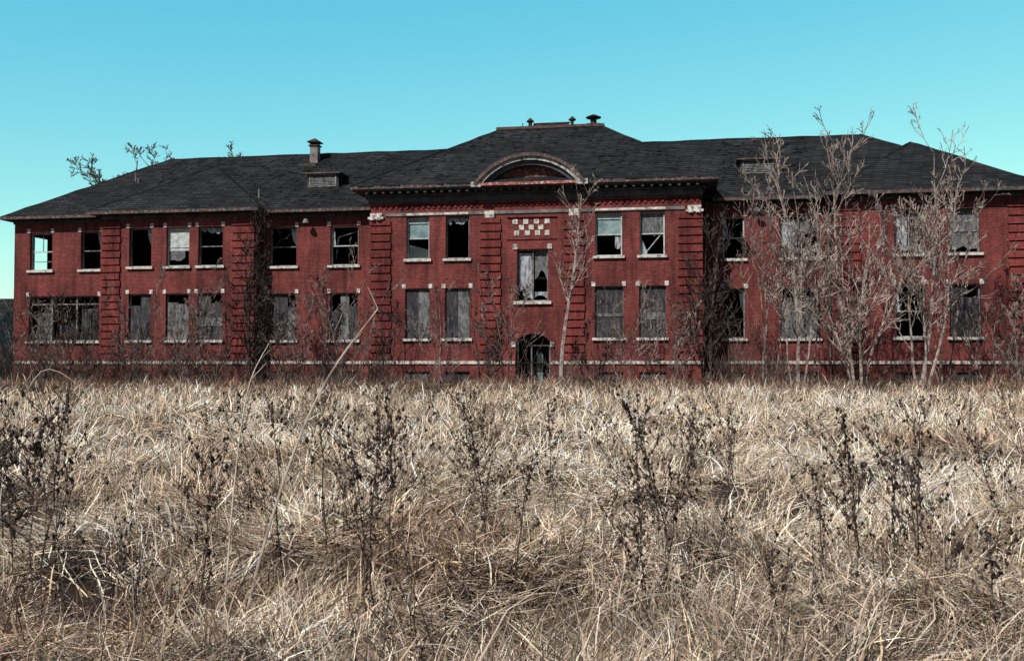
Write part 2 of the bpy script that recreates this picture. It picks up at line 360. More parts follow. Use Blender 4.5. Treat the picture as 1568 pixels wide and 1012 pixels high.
def cap(P,Q,k=14,r=.06):
    pts=[]
    for i in range(k+1):
        t=i/k; pts.append((P[0]+(Q[0]-P[0])*t,P[1]+(Q[1]-P[1])*t,P[2]+(Q[2]-P[2])*t+random.uniform(-.03,.03)))
    rf.tube(pts,[r]*len(pts),5)
cap((-23.5,6.3,14.6),(19.3,6.3,14.6),40); cap((-30.5,-.6,E),(-23.5,6.3,14.6)); cap((27.6,-.6,E),(19.3,6.3,14.6))
cap((a,c_,PZ),(p,r_,DZ)); cap((b_,c_,PZ),(q,r_,DZ))
for u0,u1 in ((-24.27,-13.84),(16.22,26.74)):
    uc=(u0+u1)/2;h=(u1-u0)/2; cap((u0,-1.62,E),(uc,-1.62+h,E+h*.656)); cap((u1,-1.62,E),(uc,-1.62+h,E+h*.656))
def shag(u0,u1,v,z):
    x=u0
    while x<u1:
        w=random.uniform(.1,.35)
        if random.random()<.6: rf.box(x,x+w,v-random.uniform(.02,.06),v+.2,z-.03,z+random.uniform(.02,.05))
        x+=w
shag(-30.5,-24.3,-.62,E);shag(-24.2,-13.9,-1.62,E);shag(-13.8,-7.8,-.62,E);shag(-7.9,-1.4,-3.34,PZ);shag(4.3,10.8,-3.34,PZ);shag(10.7,16.2,-.62,E);shag(16.3,26.7,-1.62,E)
# curled / lifted shingle tabs over the front slopes
def tabs(n_,fu,fv,zf,slp):
    for i in range(n_):
        u=random.uniform(*fu); v=random.uniform(*fv); z=zf(u,v)
        if z is None: continue
        w=random.uniform(.12,.32); l=random.uniform(.08,.18)
        rf.poly([(u,v,z+random.uniform(.02,.05)),(u+w,v,z+random.uniform(.02,.05)),(u+w,v+l,z+l*slp+.012),(u,v+l,z+l*slp+.012)])
tabs(300,(-23,-14),(-.4,6),lambda u,v: E+.656*(v+.62)+.01 if v>-.62+max(0,5.2-abs(u+19.05)) else None,.656)
tabs(160,(-13.6,-8.2),(-.4,6),lambda u,v:E+.658*(v+.62)+.01,.656); tabs(160,(11,16),(-.4,6),lambda u,v:E+.658*(v+.62)+.01,.656)
tabs(400,(-7,10),(-3.1,4.9),lambda u,v:PZ+.5612*(v+3.34)+.01 if (-8.03+.764*(v+3.34)<u<10.91-.764*(v+3.34)-.3 and not(-1.6<u<4.5 and v<0)) else None,.561)
rf.obj('shingle_roof',['shingle'],B)
dk=MB()
dk.box(p-.12,q+.12,r_-.12,s_+.12,DZ-.02,DZ+.14,0)
dk.box(.25,2.5,5.9,7.0,DZ+.14,DZ+.32,1)
for i in range(9):
    x=.3+i*.26; dk.tube([(x,5.85,DZ+.34),(x,6.45,DZ+.62),(x,7.05,DZ+.34)],[.03]*3,4,1)
dk.tube([(.25,6.45,DZ+.63),(2.5,6.45,DZ+.63)],[.05]*2,4,1); dk.poly([(.27,5.88,DZ+.33),(2.45,5.88,DZ+.33),(2.45,6.45,DZ+.60),(.27,6.45,DZ+.60)],4)
dk.tube([(.25,5.86,DZ+.33),(2.5,5.86,DZ+.33)],[.04]*2,4,1)
def mush(x,y,z,h,r,cr,mi=1):
    dk.cone(x,y,z,z+h,r,r,8,mi); dk.cone(x,y,z+h,z+h+.05,cr*.9,cr,12,mi); dk.cone(x,y,z+h+.05,z+h+.24,cr,.05,12,mi)
mush(.12,6,DZ+.14,.5,.12,.24); mush(2.65,6.2,DZ+.14,.55,.1,.24)
dk.box(3.55,4.35,5.6,6.4,DZ+.14,DZ+.34,1); mush(3.95,6,DZ+.34,.38,.2,.48)
dk.tube([(-.35,6,DZ),(-.35,6,DZ+.6)],[.03,.03],5,1); mush(3.1,6.8,DZ+.14,.15,.2,.32)
dk.box(-13.55,-13.05,5.1,5.6,13.6,14.9,2); dk.box(-13.62,-12.98,5.03,5.67,14.88,14.96,1)
for dx in (-.2,.2):
    for dy in (-.2,.2): dk.box(-13.3+dx-.03,-13.3+dx+.03,5.35+dy-.03,5.35+dy+.03,14.96,15.12,1)
dk.cone(-13.3,5.35,15.1,15.16,.52,.56,4,1); dk.cone(-13.3,5.35,15.16,15.4,.56,.05,4,1)
dk.box(-14.1,-13.0,4.7,5.1,13.55,13.75,1)
for u,v,h in ((-24.2,3.4,.55),(-16.9,1.2,.55),(-15.0,.9,.5),(-8.0,.6,.5),(17.9,3.0,.7),(18.1,3.2,.5),(-23.9,3.2,.3)):
    z=E+.656*(v+.62) ; dk.tube([(u,v,z-.1),(u,v,z+h)],[.05,.05],6,2)
sl=.656
for uc in (-11.45,13.2):
    v0=1.75; zb=E+sl*(v0+.62)-.05; zt=zb+.95; h=.95
    dk.box(uc-h,uc+h,v0,v0+.1,zb,zt,1)
    dk.box(uc-h+.12,uc+h-.12,v0-.05,v0,zb+.14,zb+.2,5); dk.box(uc-h+.12,uc+h-.12,v0-.05,v0,zt-.14,zt-.08,5)
    for x in (uc-h+.12,uc+h-.2): dk.box(x,x+.08,v0-.052,v0,zb+.2,zt-.14,5)
    z=zb+.24
    while z<zt-.18:
        dk.poly([(uc-h+.2,v0-.045,z),(uc+h-.2,v0-.045,z),(uc+h-.2,v0-.005,z+.07),(uc-h+.2,v0-.005,z+.07)],3); z+=.09
    for s_ in (-1,1): dk.poly([(uc+s_*h,v0+.05,zb),(uc+s_*h,v0+.05,zt),(uc+s_*h,v0+1.6,zt),(uc+s_*h,v0+1.6,zt)],6)
    o_=.16; zr=zt+.42; vv=v0-.2
    A,Bq=(uc-h-o_,vv,zt+.01),(uc+h+o_,vv,zt+.01); vE=-.62+(zt-E)/sl; vR=-.62+(zr-E)/sl
    P1=(uc,vv+.95,zr); P2=(uc,vR,zr)
    dk.poly([A,Bq,P1],6); dk.poly([Bq,(uc+h+o_,vE,zt+.01),P2,P1],6); dk.poly([(uc-h-o_,vE,zt+.01),A,P1,P2],6)
    dk.box(uc-h-o_,uc+h+o_,vv-.02,vv+.03,zt-.07,zt+.005,7)
dk.obj('roof_vents_and_dormers',['deck','darkmetal','metal','boardl','glass','frame','shingle','rust'],B)
# ---- windows
wn=MB()  # 0 frame 1 framew 2 board 3 boardl 4 cloth 5 glass 6 teal 7 dark
def ragged(u0,u1,z0,z1,v,mi,k=7,amp=.3):
    xs=[u0+(u1-u0)*i/k for i in range(k+1)]; zs=[z0+random.uniform(0,amp) for _ in xs]
    for i in range(k):
        wn.poly([(xs[i],v+.02*(i%2),zs[i]),(xs[i+1],v+.02*((i+1)%2),zs[i+1]),(xs[i+1],v+.02*((i+1)%2),z1),(xs[i],v+.02*(i%2),z1)],mi)
def window(a,b_,z0,z1,v,sty):
    f=.07; w=v+.18; fm=1 if sty in('pale','pale2','teal','teal2','thru','open2') else 0
    wn.box(a,a+f,w,w+.1,z0,z1,fm); wn.box(b_-f,b_,w,w+.1,z0,z1,fm); wn.box(a+f,b_-f,w,w+.1,z1-f,z1,fm); wn.box(a+f,b_-f,w,w+.1,z0,z0+f,fm)
    zm=(z0+z1)/2; A,Bq=a+f,b_-f
    if sty in('open2','thru','pale','pale2','teal','teal2','gray') or (sty in('open','shred') and random.random()<.5):
        wn.box(A,Bq,w+.02,w+.08,zm-.03,zm+.03,fm)
    if sty=='thru':
        um=(a+b_)/2; wn.box(um-.02,um+.02,w+.03,w+.07,zm+.03,z1-f,0); wn.box(A,Bq,w+.03,w+.07,z0+.5,z0+.54,0)
    if sty=='open2':
        wn.poly([(A,w+.05,zm),(A+.18,w+.05,zm),(A+.1,w+.05,z1-f),(A,w+.05,z1-f)],4)
        wn.tube([(A+.1,w+.3,z0+.4),(A+.3,w+.15,zm+.5),(Bq-.1,w+.15,z1-.3)],[.025]*3,4,0)
    if sty=='open':
        wn.poly([(Bq,w+.05,zm),(Bq,w+.05,z1-f),(A+(Bq-A)*.75,w+.05,z1-f),(A+(Bq-A)*.85,w+.05,zm+.4)],5)
    if sty=='pale': wn.poly([(A,w+.06,z0+.9),(Bq,w+.06,z0+.9),(Bq,w+.06,z1-f),(A,w+.06,z1-f)],1); ragged(A,Bq-.3,z0+.3,z0+.9,w+.07,3,4,.3)  # pale upper pane: whitish reflection on the glass, put in as colour
    if sty=='shred': ragged(A,Bq,z1-.42,z1-f,w+.09,4,8,.3)
    if sty in('teal','teal2'):
        wn.poly([(A,w+.06,zm),(Bq,w+.06,zm),(Bq,w+.06,z1-f),(A,w+.06,z1-f)],6)
        wn.box(A,Bq,w+.0,w+.05,z1-.32,z1-.27,1)
        if sty=='teal': wn.poly([(A,w+.05,z0+f),(Bq,w+.05,z0+f),(Bq,w+.05,z0+.5),(A,w+.05,zm-.3)],5)
        else: ragged(Bq-.3,Bq,z0+.3,zm,w+.1,4,3,.3)
    if sty=='pale2':
        ragged(A,Bq,zm-.15,z1-f,w+.06,3,5,.2); wn.tube([(A+.2,w-.02,z0+.1),(Bq-.1,w+.1,zm)],[.03]*2,4,1)
        wn.poly([(A,w+.07,z0+f),(A+.35,w+.07,z0+f),(A+.1,w+.07,z0+.7),(A,w+.07,z0+.9)],4)
    if sty=='torn':
        ragged(A,A+(Bq-A)*.45,z0+.3,z1-f-.1,w+.08,4,5,.5); ragged(A+(Bq-A)*.55,Bq,z0+1.0,z1-f,w+.1,3,4,.9); wn.box((a+b_)/2-.035,(a+b_)/2+.035,w,w+.07,z0,z1,0)
        ragged(A+.2,Bq,z0+f,z0+.5,w+.12,4,5,.3)
    if sty=='gray': ragged(A,Bq,z0+.2,z1-f,w+.06,3,6,.25); ragged(A+.1,Bq-.2,z0+f,z0+.5,w+.09,4,5,.3)
    if sty in('board','boardl'):
        mi=2 if sty=='board' else 3; nb=2 if (b_-a)<1.5 else 3
        wn.box(A,Bq,w+.02,w+.08,zm-.03,zm+.03,fm)
        for i in range(nb):
            x0=a+.05+(b_-a-.1)*i/nb; x1=a+.05+(b_-a-.1)*(i+1)/nb
            top=z1-.05-(random.uniform(.1,1.1) if random.random()<.45 else 0)
            wn.box(x0+.008,x1-.008,w-.04+random.uniform(-.01,.01),w-.01,z0+.02,top,mi if random.random()<.8 else 5-mi)
        if random.random()<.5:
            wn.box(a+.05,b_-.05,w-.08,w-.055,z0+random.uniform(.3,1.2),z0+random.uniform(1.25,1.3),3 if mi==2 else 2)
    if sty=='wide':
        for x in (a+1.4,a+3.0): wn.box(x-.05,x+.05,w-.04,w+.12,z0,z1,0)
        wn.box(a+.2,a+1.2,w+.3,w+.34,z0,z0+1.7,3); wn.box(a+1.5,a+2.7,w+.6,w+.64,z0,z0+1.0,2); wn.box(a+3.1,a+4.2,w+.2,w+.24,z0,z0+1.9,2)
        wn.box(a,b_,w,w+.08,z1-.5,z1-.42,0)
        for k in range(5): 
            x=a+random.uniform(.3,4); wn.tube([(x,w,z0),(x+random.uniform(-.8,.8),w+.3,z0+random.uniform(1,2))],[.03]*2,4,3)
for a,b_,s_ in up: window(a,b_,ZU0,ZU1,vplane(a),s_)
for a,b_,s_ in lo: window(a,b_,ZL0,ZL1,vplane(a),s_)
a,b_,c_,d=ctrw; window(a,b_,c_,d,-2.5,'torn')
for (a,b_,c_,d),v in base: wn.box(a+.02,b_-.02,v+.05,v+.1,c_,d,random.choice([2,3,2,2]))
wn.box(door[0],door[0]+.12,-2.12,-2.0,.25,2.4,0); wn.box(door[1]-.12,door[1],-2.12,-2.0,.25,2.4,3)
wn.box(1.35,1.42,-2.12,-2.0,.25,2.3,3); wn.box(1.60,1.92,-1.7,-1.65,.3,2.0,6); wn.box(1.66,1.86,-1.73,-1.7,1.2,1.9,5)
wn.box(door[0]+.1,door[1]-.1,-2.11,-2.02,2.34,2.42,2)
wn.obj('windows_and_door',['frame','framew','board','boardl','cloth','glass','teal','dark'],B)
sp=MB()
sp.box(.2,2.8,-3.3,-2.58,0,.25); sp.box(0,3.0,-3.7,-3.3,0,.12); sp.box(.62,2.4,-2.57,-1.2,.05,.26)
sp.obj('entrance_steps',['stone'],B)
wl=MB()
for u,v in ((-11.6,0),(12.95,0)):
    wl.tube([(u,v,9.45),(u,v-.3,9.55),(u,v-.45,9.5)],[.03]*3,6,0); wl.cone(u,v-.5,9.28,9.52,.2,.1,10,0)
for u,v in ((-14.2,0),(-7.45,0),(10.35,0),(16.6,0)):
    wl.tube([(u,v-.45,9.85),(u,v-.12,9.5),(u,v-.1,5),(u,v-.12,1.7),(u,v-.25,1.3),(u,v-.22,.1)],[.05]*6,6,1)
wl.obj('wall_lamps_and_downspouts',['metal','rust'],B)
# ------------------------------------------------------------ terrain
LAT=rng.uniform(0,1,(256,256))
def vnoise(x,y,s,o=0):
    X_=np.asarray(x,float)/s+37.3+o; Y_=np.asarray(y,float)/s+11.7+o*2; i=np.floor(X_).astype(int); j=np.floor(Y_).astype(int); fx=X_-i; fy=Y_-j
    fx=fx*fx*(3-2*fx); fy=fy*fy*(3-2*fy); g=lambda a,b:LAT[a%256,b%256]
    return (g(i,j)*(1-fx)+g(i+1,j)*fx)*(1-fy)+(g(i,j+1)*(1-fx)+g(i+1,j+1)*fx)*fy
def gz(x,y):
    return 0.05*np.sin(x*1.1+0.4*y)+0.05*np.sin(0.7*y-0.5*x+1)
def hum(x,y): # matted tussock relief over the soil
    return .14*vnoise(x,y,2.3)**1.5+.40*vnoise(x,y,.9,50)**2.4+.20*vnoise(x,y,.38,90)**2.2
def axis(lo_,hi_,step):
    a=list(np.arange(lo_,hi_+.01,step)); k=[1.5,4,10,25,60,150,350,800,1800]
    return [lo_-q for q in reversed(k)]+a+[hi_+q for q in k]
xs=np.array(axis(-40,40,1.0)); ys=np.array(axis(-8,60,0.8))
X,Y=np.meshgrid(xs,ys); Z=gz(X,Y)
Z[(abs(X)>41)|(Y>48)|(Y<-9)]=0.0
vv=np.stack([X.ravel(),Y.ravel(),Z.ravel()],1); nx=len(xs)
f=[(j*nx+i,j*nx+i+1,(j+1)*nx+i+1,(j+1)*nx+i) for j in range(len(ys)-1) for i in range(nx-1)]
me=bpy.data.meshes.new('ground'); me.from_pydata(vv.tolist(),[],f); me.materials.append(M['ground'])
me.polygons.foreach_set('use_smooth',[True]*len(f))
g=bpy.data.objects.new('ground',me); scene.collection.objects.link(g)
# ------------------------------------------------------------ grass
def make_grass(name,parts):
    V=[];C=[]
    for (x,y,L,phi0,phi1,az,w,col) in parts:
        n=len(x); H=hum(x,y); P=np.zeros((n,4,3)); P[:,0,0]=x;P[:,0,1]=y;P[:,0,2]=gz(x,y)*((np.abs(x)<41)&(y<48))+H*rng.uniform(.6,1.0,n)-.03
        hx,hy=np.cos(az),np.sin(az)
        for k in range(3):
            ph=phi0+(phi1-phi0)*(k/2.0); s=L*(0.36,0.34,0.30)[k]
            P[:,k+1,0]=P[:,k,0]+hx*np.sin(ph)*s; P[:,k+1,1]=P[:,k,1]+hy*np.sin(ph)*s
            P[:,k+1,2]=P[:,k,2]+np.cos(ph)*s
            az=az+rng.normal(0,.34,n); hx,hy=np.cos(az),np.sin(az)
        P[:,:,2]=np.maximum(P[:,:,2],P[:,:1,2]-H[:,None]*.5-.03)
        wa=rng.uniform(0,2*np.pi,n); wx,wy=np.cos(wa),np.sin(wa)
        vb=np.zeros((n,4,2,3)); tw=(1.0,.9,.65,.12)
        for k in range(4):
            for s,sg in ((0,-1),(1,1)):
                vb[:,k,s,0]=P[:,k,0]+sg*wx*w*tw[k]*.5; vb[:,k,s,1]=P[:,k,1]+sg*wy*w*tw[k]*.5; vb[:,k,s,2]=P[:,k,2]+sg*w*.15*tw[k]
        V.append(vb.reshape(-1,3))
        hollow_shade=np.clip(.45+H*2.6,.38,1.15)   # shade in the hollows, put into the blade colour
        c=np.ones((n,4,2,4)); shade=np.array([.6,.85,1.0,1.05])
        c[...,:3]=np.clip(col[:,None,None,:]*shade[None,:,None,None]*hollow_shade[:,None,None,None],0,.85); C.append(c.reshape(-1,4))
    V=np.concatenate(V);C=np.concatenate(C); nb=len(V)//8
    q=np.array([[0,1,3,2],[2,3,5,4],[4,5,7,6]]); F=(q[None]+8*np.arange(nb)[:,None,None]).reshape(-1)
    me=bpy.data.meshes.new(name); me.vertices.add(len(V)); me.vertices.foreach_set('co',V.astype(np.float32).ravel())
    me.loops.add(len(F)); me.loops.foreach_set('vertex_index',F.astype(np.int32))
    npol=nb*3; me.polygons.add(npol); me.polygons.foreach_set('loop_start',np.arange(0,npol*4,4,dtype=np.int32)); me.polygons.foreach_set('loop_total',np.full(npol,4,dtype=np.int32))
    me.update(calc_edges=True)
    ca=me.color_attributes.new('Col','FLOAT_COLOR','POINT'); ca.data.foreach_set('color',C.astype(np.float32).ravel())
    me.materials.append(M['grass']); o=bpy.data.objects.new(name,me); scene.collection.objects.link(o); return o
pal=np.array([[.72,.53,.36],[.84,.66,.49],[.50,.38,.28],[.62,.52,.43],[.27,.175,.12],[.92,.77,.60],[.14,.09,.068],[.22,.21,.09]])
def cols(n,pw,x,y):
    i=rng.choice(len(pal),n,p=np.array(pw)/sum(pw)); c=pal[i]*rng.uniform(.65,1.25,(n,1))
    t=vnoise(x,y,1.6,20)*.6+vnoise(x,y,.6,30)*.4
    c=c*(.45+1.3*t)[:,None]
    br=np.clip((vnoise(x,y,2.2,70)-.58)*3,0,1)[:,None]*.5
    c=c*(1-br)+c*np.array([.80,.60,.52])*br
    # the belt of standing weeds toward the building is browner
    fr=np.clip((y-32)/14,0,1)[:,None]*.45
    return c*(1-fr)+c*np.array([.74,.60,.55])*fr
def lean(x,y): return 6.28*vnoise(x,y,1.5,5)*1.5+3*vnoise(x,y,.5,9)
def patch(y0,y1,slope,margin,nclump,per,sig,Lr,w,pw,up_frac,hi=1.0,tint=1.0):
    u=rng.uniform(0,1,nclump*4); yc=np.sqrt(y0*y0+(y1*y1-y0*y0)*u); xc=rng.uniform(-1,1,len(yc))*(yc*slope+margin)
    den=.6*vnoise(xc,yc,1.1,60)+.4*vnoise(xc,yc,.4,66); keep=rng.uniform(0,1,len(yc))<np.clip((den-.32)*2.6,.02,1)
    xc,yc=xc[keep][:nclump],yc[keep][:nclump]; k=len(xc)
    ci=np.repeat(np.arange(k),per); n=len(ci)
    sg=rng.uniform(.5,1.5,k)*sig
    x=xc[ci]+rng.normal(0,1,n)*sg[ci]; y=yc[ci]+rng.normal(0,1,n)*sg[ci]
    az=(lean(xc,yc)+rng.normal(0,.8,k))[ci]+rng.normal(0,.8,n)
    cl=rng.uniform(0,1,k)[ci]<up_frac
    ph0=np.where(cl,np.abs(rng.normal(.25,.28,n)),np.clip(rng.normal(1.15,.3,n),.3,1.6))
    ph1=np.where(cl,ph0+rng.uniform(.1,1.2,n),ph0+rng.uniform(.0,.8,n))
    L=rng.uniform(Lr[0],Lr[1],n)*rng.uniform(.7,1.2,k)[ci]*np.where(cl,hi,1.0)
    cc=cols(n,pw,x,y)*rng.uniform(.5,1.35,k)[ci][:,None]*tint
    return (x,y,L,ph0,ph1,az,w*rng.uniform(.5,1.5,n),cc)
def thatch(y0,y1,slope,n,Lr,w,pw):
    u=rng.uniform(0,1,n); y=np.sqrt(y0*y0+(y1*y1-y0*y0)*u); x=rng.uniform(-1,1,n)*(y*slope+.8)
    den=vnoise(x,y,.7,77); k=rng.uniform(0,1,n)<np.clip((den-.18)*2.6,.05,1); x,y=x[k],y[k]; n=len(x)
    ph0=rng.uniform(1.15,1.6,n); az=lean(x,y)+rng.normal(0,1.3,n)
    return (x,y,rng.uniform(Lr[0],Lr[1],n),ph0,ph0+rng.uniform(-.2,.4,n),az,w*rng.uniform(.5,1.5,n),cols(n,pw,x,y)*.85)
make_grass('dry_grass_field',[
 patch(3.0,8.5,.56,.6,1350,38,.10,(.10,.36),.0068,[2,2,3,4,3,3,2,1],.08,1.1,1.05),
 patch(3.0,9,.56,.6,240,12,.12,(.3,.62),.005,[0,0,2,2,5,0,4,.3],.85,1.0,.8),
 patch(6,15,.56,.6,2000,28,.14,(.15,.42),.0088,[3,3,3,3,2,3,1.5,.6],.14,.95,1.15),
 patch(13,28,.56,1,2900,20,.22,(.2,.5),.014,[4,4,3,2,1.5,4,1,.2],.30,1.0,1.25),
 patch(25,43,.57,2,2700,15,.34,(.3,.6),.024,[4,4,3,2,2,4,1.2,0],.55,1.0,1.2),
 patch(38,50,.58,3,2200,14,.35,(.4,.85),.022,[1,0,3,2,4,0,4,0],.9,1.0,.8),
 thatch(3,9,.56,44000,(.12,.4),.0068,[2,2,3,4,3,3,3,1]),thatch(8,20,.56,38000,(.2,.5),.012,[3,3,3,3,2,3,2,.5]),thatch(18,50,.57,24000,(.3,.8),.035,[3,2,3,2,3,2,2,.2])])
# ------------------------------------------------------------ trees
def gzs(x,y): return float(gz(x,y)) if abs(x)<41 and y<48 else 0.0
def branch(mb,p,d,L,r,depth,cfg):
    ns=cfg['seg'][depth]; pts=[tuple(p)]; rad=[r]; d=d.normalized(); q=Vector(p); dirs=[d.copy()]
    for i in range(ns):
        d=(d+Vector((random.gauss(0,1),random.gauss(0,1),random.gauss(0,.6)))*cfg['wob'][depth]+Vector((0,0,cfg['up'][depth]))).normalized()
        q=q+d*(L/ns); pts.append(tuple(q)); rad.append(max(cfg['min'],r*(1-(i+1)/ns*.82))); dirs.append(d.copy())
    mb.tube(pts,rad,5 if depth==0 else (4 if depth==1 else 3),0)
    if depth<cfg['depth']:
        nc=cfg['n'][depth]; nc=max(1,int(nc*random.uniform(.8,1.2)))
        for c in range(nc):
            t=random.uniform(cfg['start'][depth],1.0)**.9; f=t*ns; i=min(int(f),ns-1); fr=f-i
            P=Vector(pts[i]).lerp(Vector(pts[i+1]),fr); D=dirs[i+1]
            ax=D.cross(Vector((random.gauss(0,1),random.gauss(0,1),random.gauss(0,1))))
            if ax.length<.01: continue
            ax.normalize(); ang=R(random.uniform(*cfg['ang'])); nd=Matrix.Rotation(ang,3,ax)@D
            l=L*cfg['ratio'][depth]*random.uniform(.55,1.15)*(1.15-.65*t); rr=max(cfg['min'],rad[i]*random.uniform(.4,.62))
            branch(mb,P,nd,l,rr,depth+1,cfg)
def tree(name,x,y,h,stems=1,r=.09,mat='bark_pale',spread=.12,n=(13,7,5),mn=.010,start=.3,ratio=(.42,.5,.5),ang=(22,50),wob=.07):
    mb=MB(); cfg=dict(seg=[9,5,4,3],wob=[wob,.13,.18,.22],up=[.06,.12,.10,.05],min=mn,depth=3,n=n,start=[start,.2,.15],ang=ang,ratio=ratio)
    z=gzs(x,y)-.1
    for s in range(stems):
        a=random.uniform(0,6.28) if stems>1 else 0; k=spread*random.uniform(.4,1.3) if stems>1 else spread*.3
        hh=h*.95*(1 if s==0 else random.uniform(.6,.98))
        branch(mb,Vector((x+math.cos(a)*.2*(s>0),y+math.sin(a)*.2*(s>0),z)),Vector((math.cos(a)*k,math.sin(a)*k,1)),hh,r*(1 if s==0 else random.uniform(.5,.9)),0,cfg)
    return mb.obj(name,[mat])
T=tree
T('bare_tree',2.2,45.5,9.6,1,.12,'bark_pale',.05,(14,7,4),.011,.38,(.36,.5,.5),(25,50),.035)
T('bare_tree',15.1,43.5,12.0,5,.085,'bark_pale',.26,(12,6,4),.0135,.15)
T('bare_tree',12.6,44,11.3,4,.075,'bark_pale',.26,(12,6,4),.0135,.18)
T('bare_tree',17.6,43,11.3,4,.08,'bark_pale',.24,(12,6,4),.0135,.2)
T('bare_tree',19.4,44.5,9.8,4,.06,'bark_mid',.26,(11,6,4),.013)
T('bare_tree',11.4,45,9.2,3,.055,'bark_mid',.25,(10,6,4),.012)
T('bare_tree',13.9,46,9.8,3,.06,'bark_mid',.2,(11,6,4),.013,.2)
T('bare_tree',16.3,45.5,8.8,3,.05,'bark_dark',.25,(10,6,4),.013,.15)
T('bare_tree',9.1,46,8.4,3,.10,'bark_dark',.16,(15,7,5),.014,.12)
T('bare_tree',-13.6,51.5,9.0,3,.11,'bark_dark',.16,(15,7,5),.015,.12)
for (x,y,h,mt) in ((-9.9,49.5,7.8,'bark_mid'),(-8.2,49,6.2,'bark_mid'),(-11.2,50,5.6,'bark_mid'),(-15.6,51.5,5.2,'bark_mid'),(-18.4,53,7.6,'bark_mid'),(-16.9,52,5.0,'bark_mid'),(-20.6,53,5.4,'bark_mid'),(-23.2,54,5.8,'bark_dark'),(-25.6,55,5.4,'bark_mid'),(-28.3,56,6.0,'bark_mid'),
   (-6.2,48,4.6,'bark_dark'),(-3.2,47,5.4,'bark_mid'),(-.3,46.2,6.2,'bark_mid'),(-1.5,46.5,4.6,'bark_dark'),(3.7,46,3.8,'bark_dark'),(5.4,46,5.6,'bark_mid'),(7.2,46,4.8,'bark_mid'),(21.3,44.5,6.6,'bark_mid'),(22.6,44,5.2,'bark_mid'),(23.8,44,5.0,'bark_dark'),(-12.4,51,5.0,'bark_dark'),(-24.3,54.5,4.0,'bark_mid')):
    T('bare_tree',x,y,h,random.choice([3,4,5]),.05,mt,.34,(8,5,4),.0135,.12)
T('bare_tree',-30.0,80,19.3,6,.28,'bark_mid',.22,(15,10,8),.026,.45,(.34,.5,.5),(28,60))
T('bare_tree',-27.6,82,18.6,5,.25,'bark_mid',.18,(14,9,7),.026,.45,(.32,.5,.5),(28,60))
T('bare_tree',-23.6,83,19.0,4,.22,'bark_mid',.10,(13,9,7),.026,.45,(.28,.5,.5),(28,55))
# brush along the foundation
br_=MB()
for i in range(2300):
    u=random.uniform(-33,27.5); v=-random.uniform(1.4,7)
    if -7.6<u<10.4: v-=2.3
    x,y=L2W(u,v)
    dn=float(vnoise(u,0,2.6,12))
    if random.random()>.25+dn*1.1: continue
    h=(abs(random.gauss(0,.75))+.55)*(.55+.9*dn); h*= (1.35 if u<-7 or u>10 else .9)
    if -.2<u<3.2 and random.random()<.75: continue
    lx,ly=random.gauss(0,.3),random.gauss(0,.2); z=gzs(x,y)
    p=[(x+lx*t*t*h,y+ly*t*t*h,z+h*t) for t in (0,.35,.7,1)]
    r=random.uniform(.008,.017); br_.tube(p,[r,r*.9,r*.7,r*.5],3)
    for k in range(random.randint(4,9)):
        t=random.uniform(.25,.9); l=h*random.uniform(.15,.4); a=random.uniform(0,6.28)
        P=(x+lx*t*t*h,y+ly*t*t*h,z+h*t); br_.tube([P,(P[0]+math.cos(a)*l*.35,P[1]+math.sin(a)*l*.35,P[2]+l*.5),(P[0]+math.cos(a)*l*.5,P[1]+math.sin(a)*l*.5,P[2]+l)],[r*.7,r*.6,r*.5],3)
br_.obj('brush_thicket',['brush'])
# ------------------------------------------------------------ dead weeds
def clot(mb,c,s,mi):
    n=len(mb.v); a=random.uniform(0,3)
    for dx,dy,dz in ((1,0,0),(-.8,.2,.1),(.1,1,0),(0,-1,.2),(0,.1,1.5),(.1,0,-1.3)):
        X_=dx*math.cos(a)-dy*math.sin(a); Y_=dx*math.sin(a)+dy*math.cos(a)
        mb.v.append((c[0]+X_*s*random.uniform(.6,1.2),c[1]+Y_*s*random.uniform(.6,1.2),c[2]+dz*s*random.uniform(.6,1.2)))
    for t in ((0,2,4),(2,1,4),(1,3,4),(3,0,4),(2,0,5),(1,2,5),(3,1,5),(0,3,5)): mb.f.append(tuple(n+i for i in t)); mb.m.append(mi)
def leafbit(mb,c,s,mi):
    a=random.uniform(0,6.28); d=Vector((math.cos(a),math.sin(a),random.uniform(-1.2,.4))).normalized(); w=d.cross(Vector((0,0,1))).normalized()*s*.28
    C=Vector(c); p1=C+d*s*.5+Vector((0,0,s*.15)); p2=C+d*s+Vector((0,0,-s*.2))
    mb.poly([C-w*.3,C+w*.3,p1+w,p1-w],mi); mb.poly([p1-w,p1+w,p2+w*.2,p2-w*.2],mi)
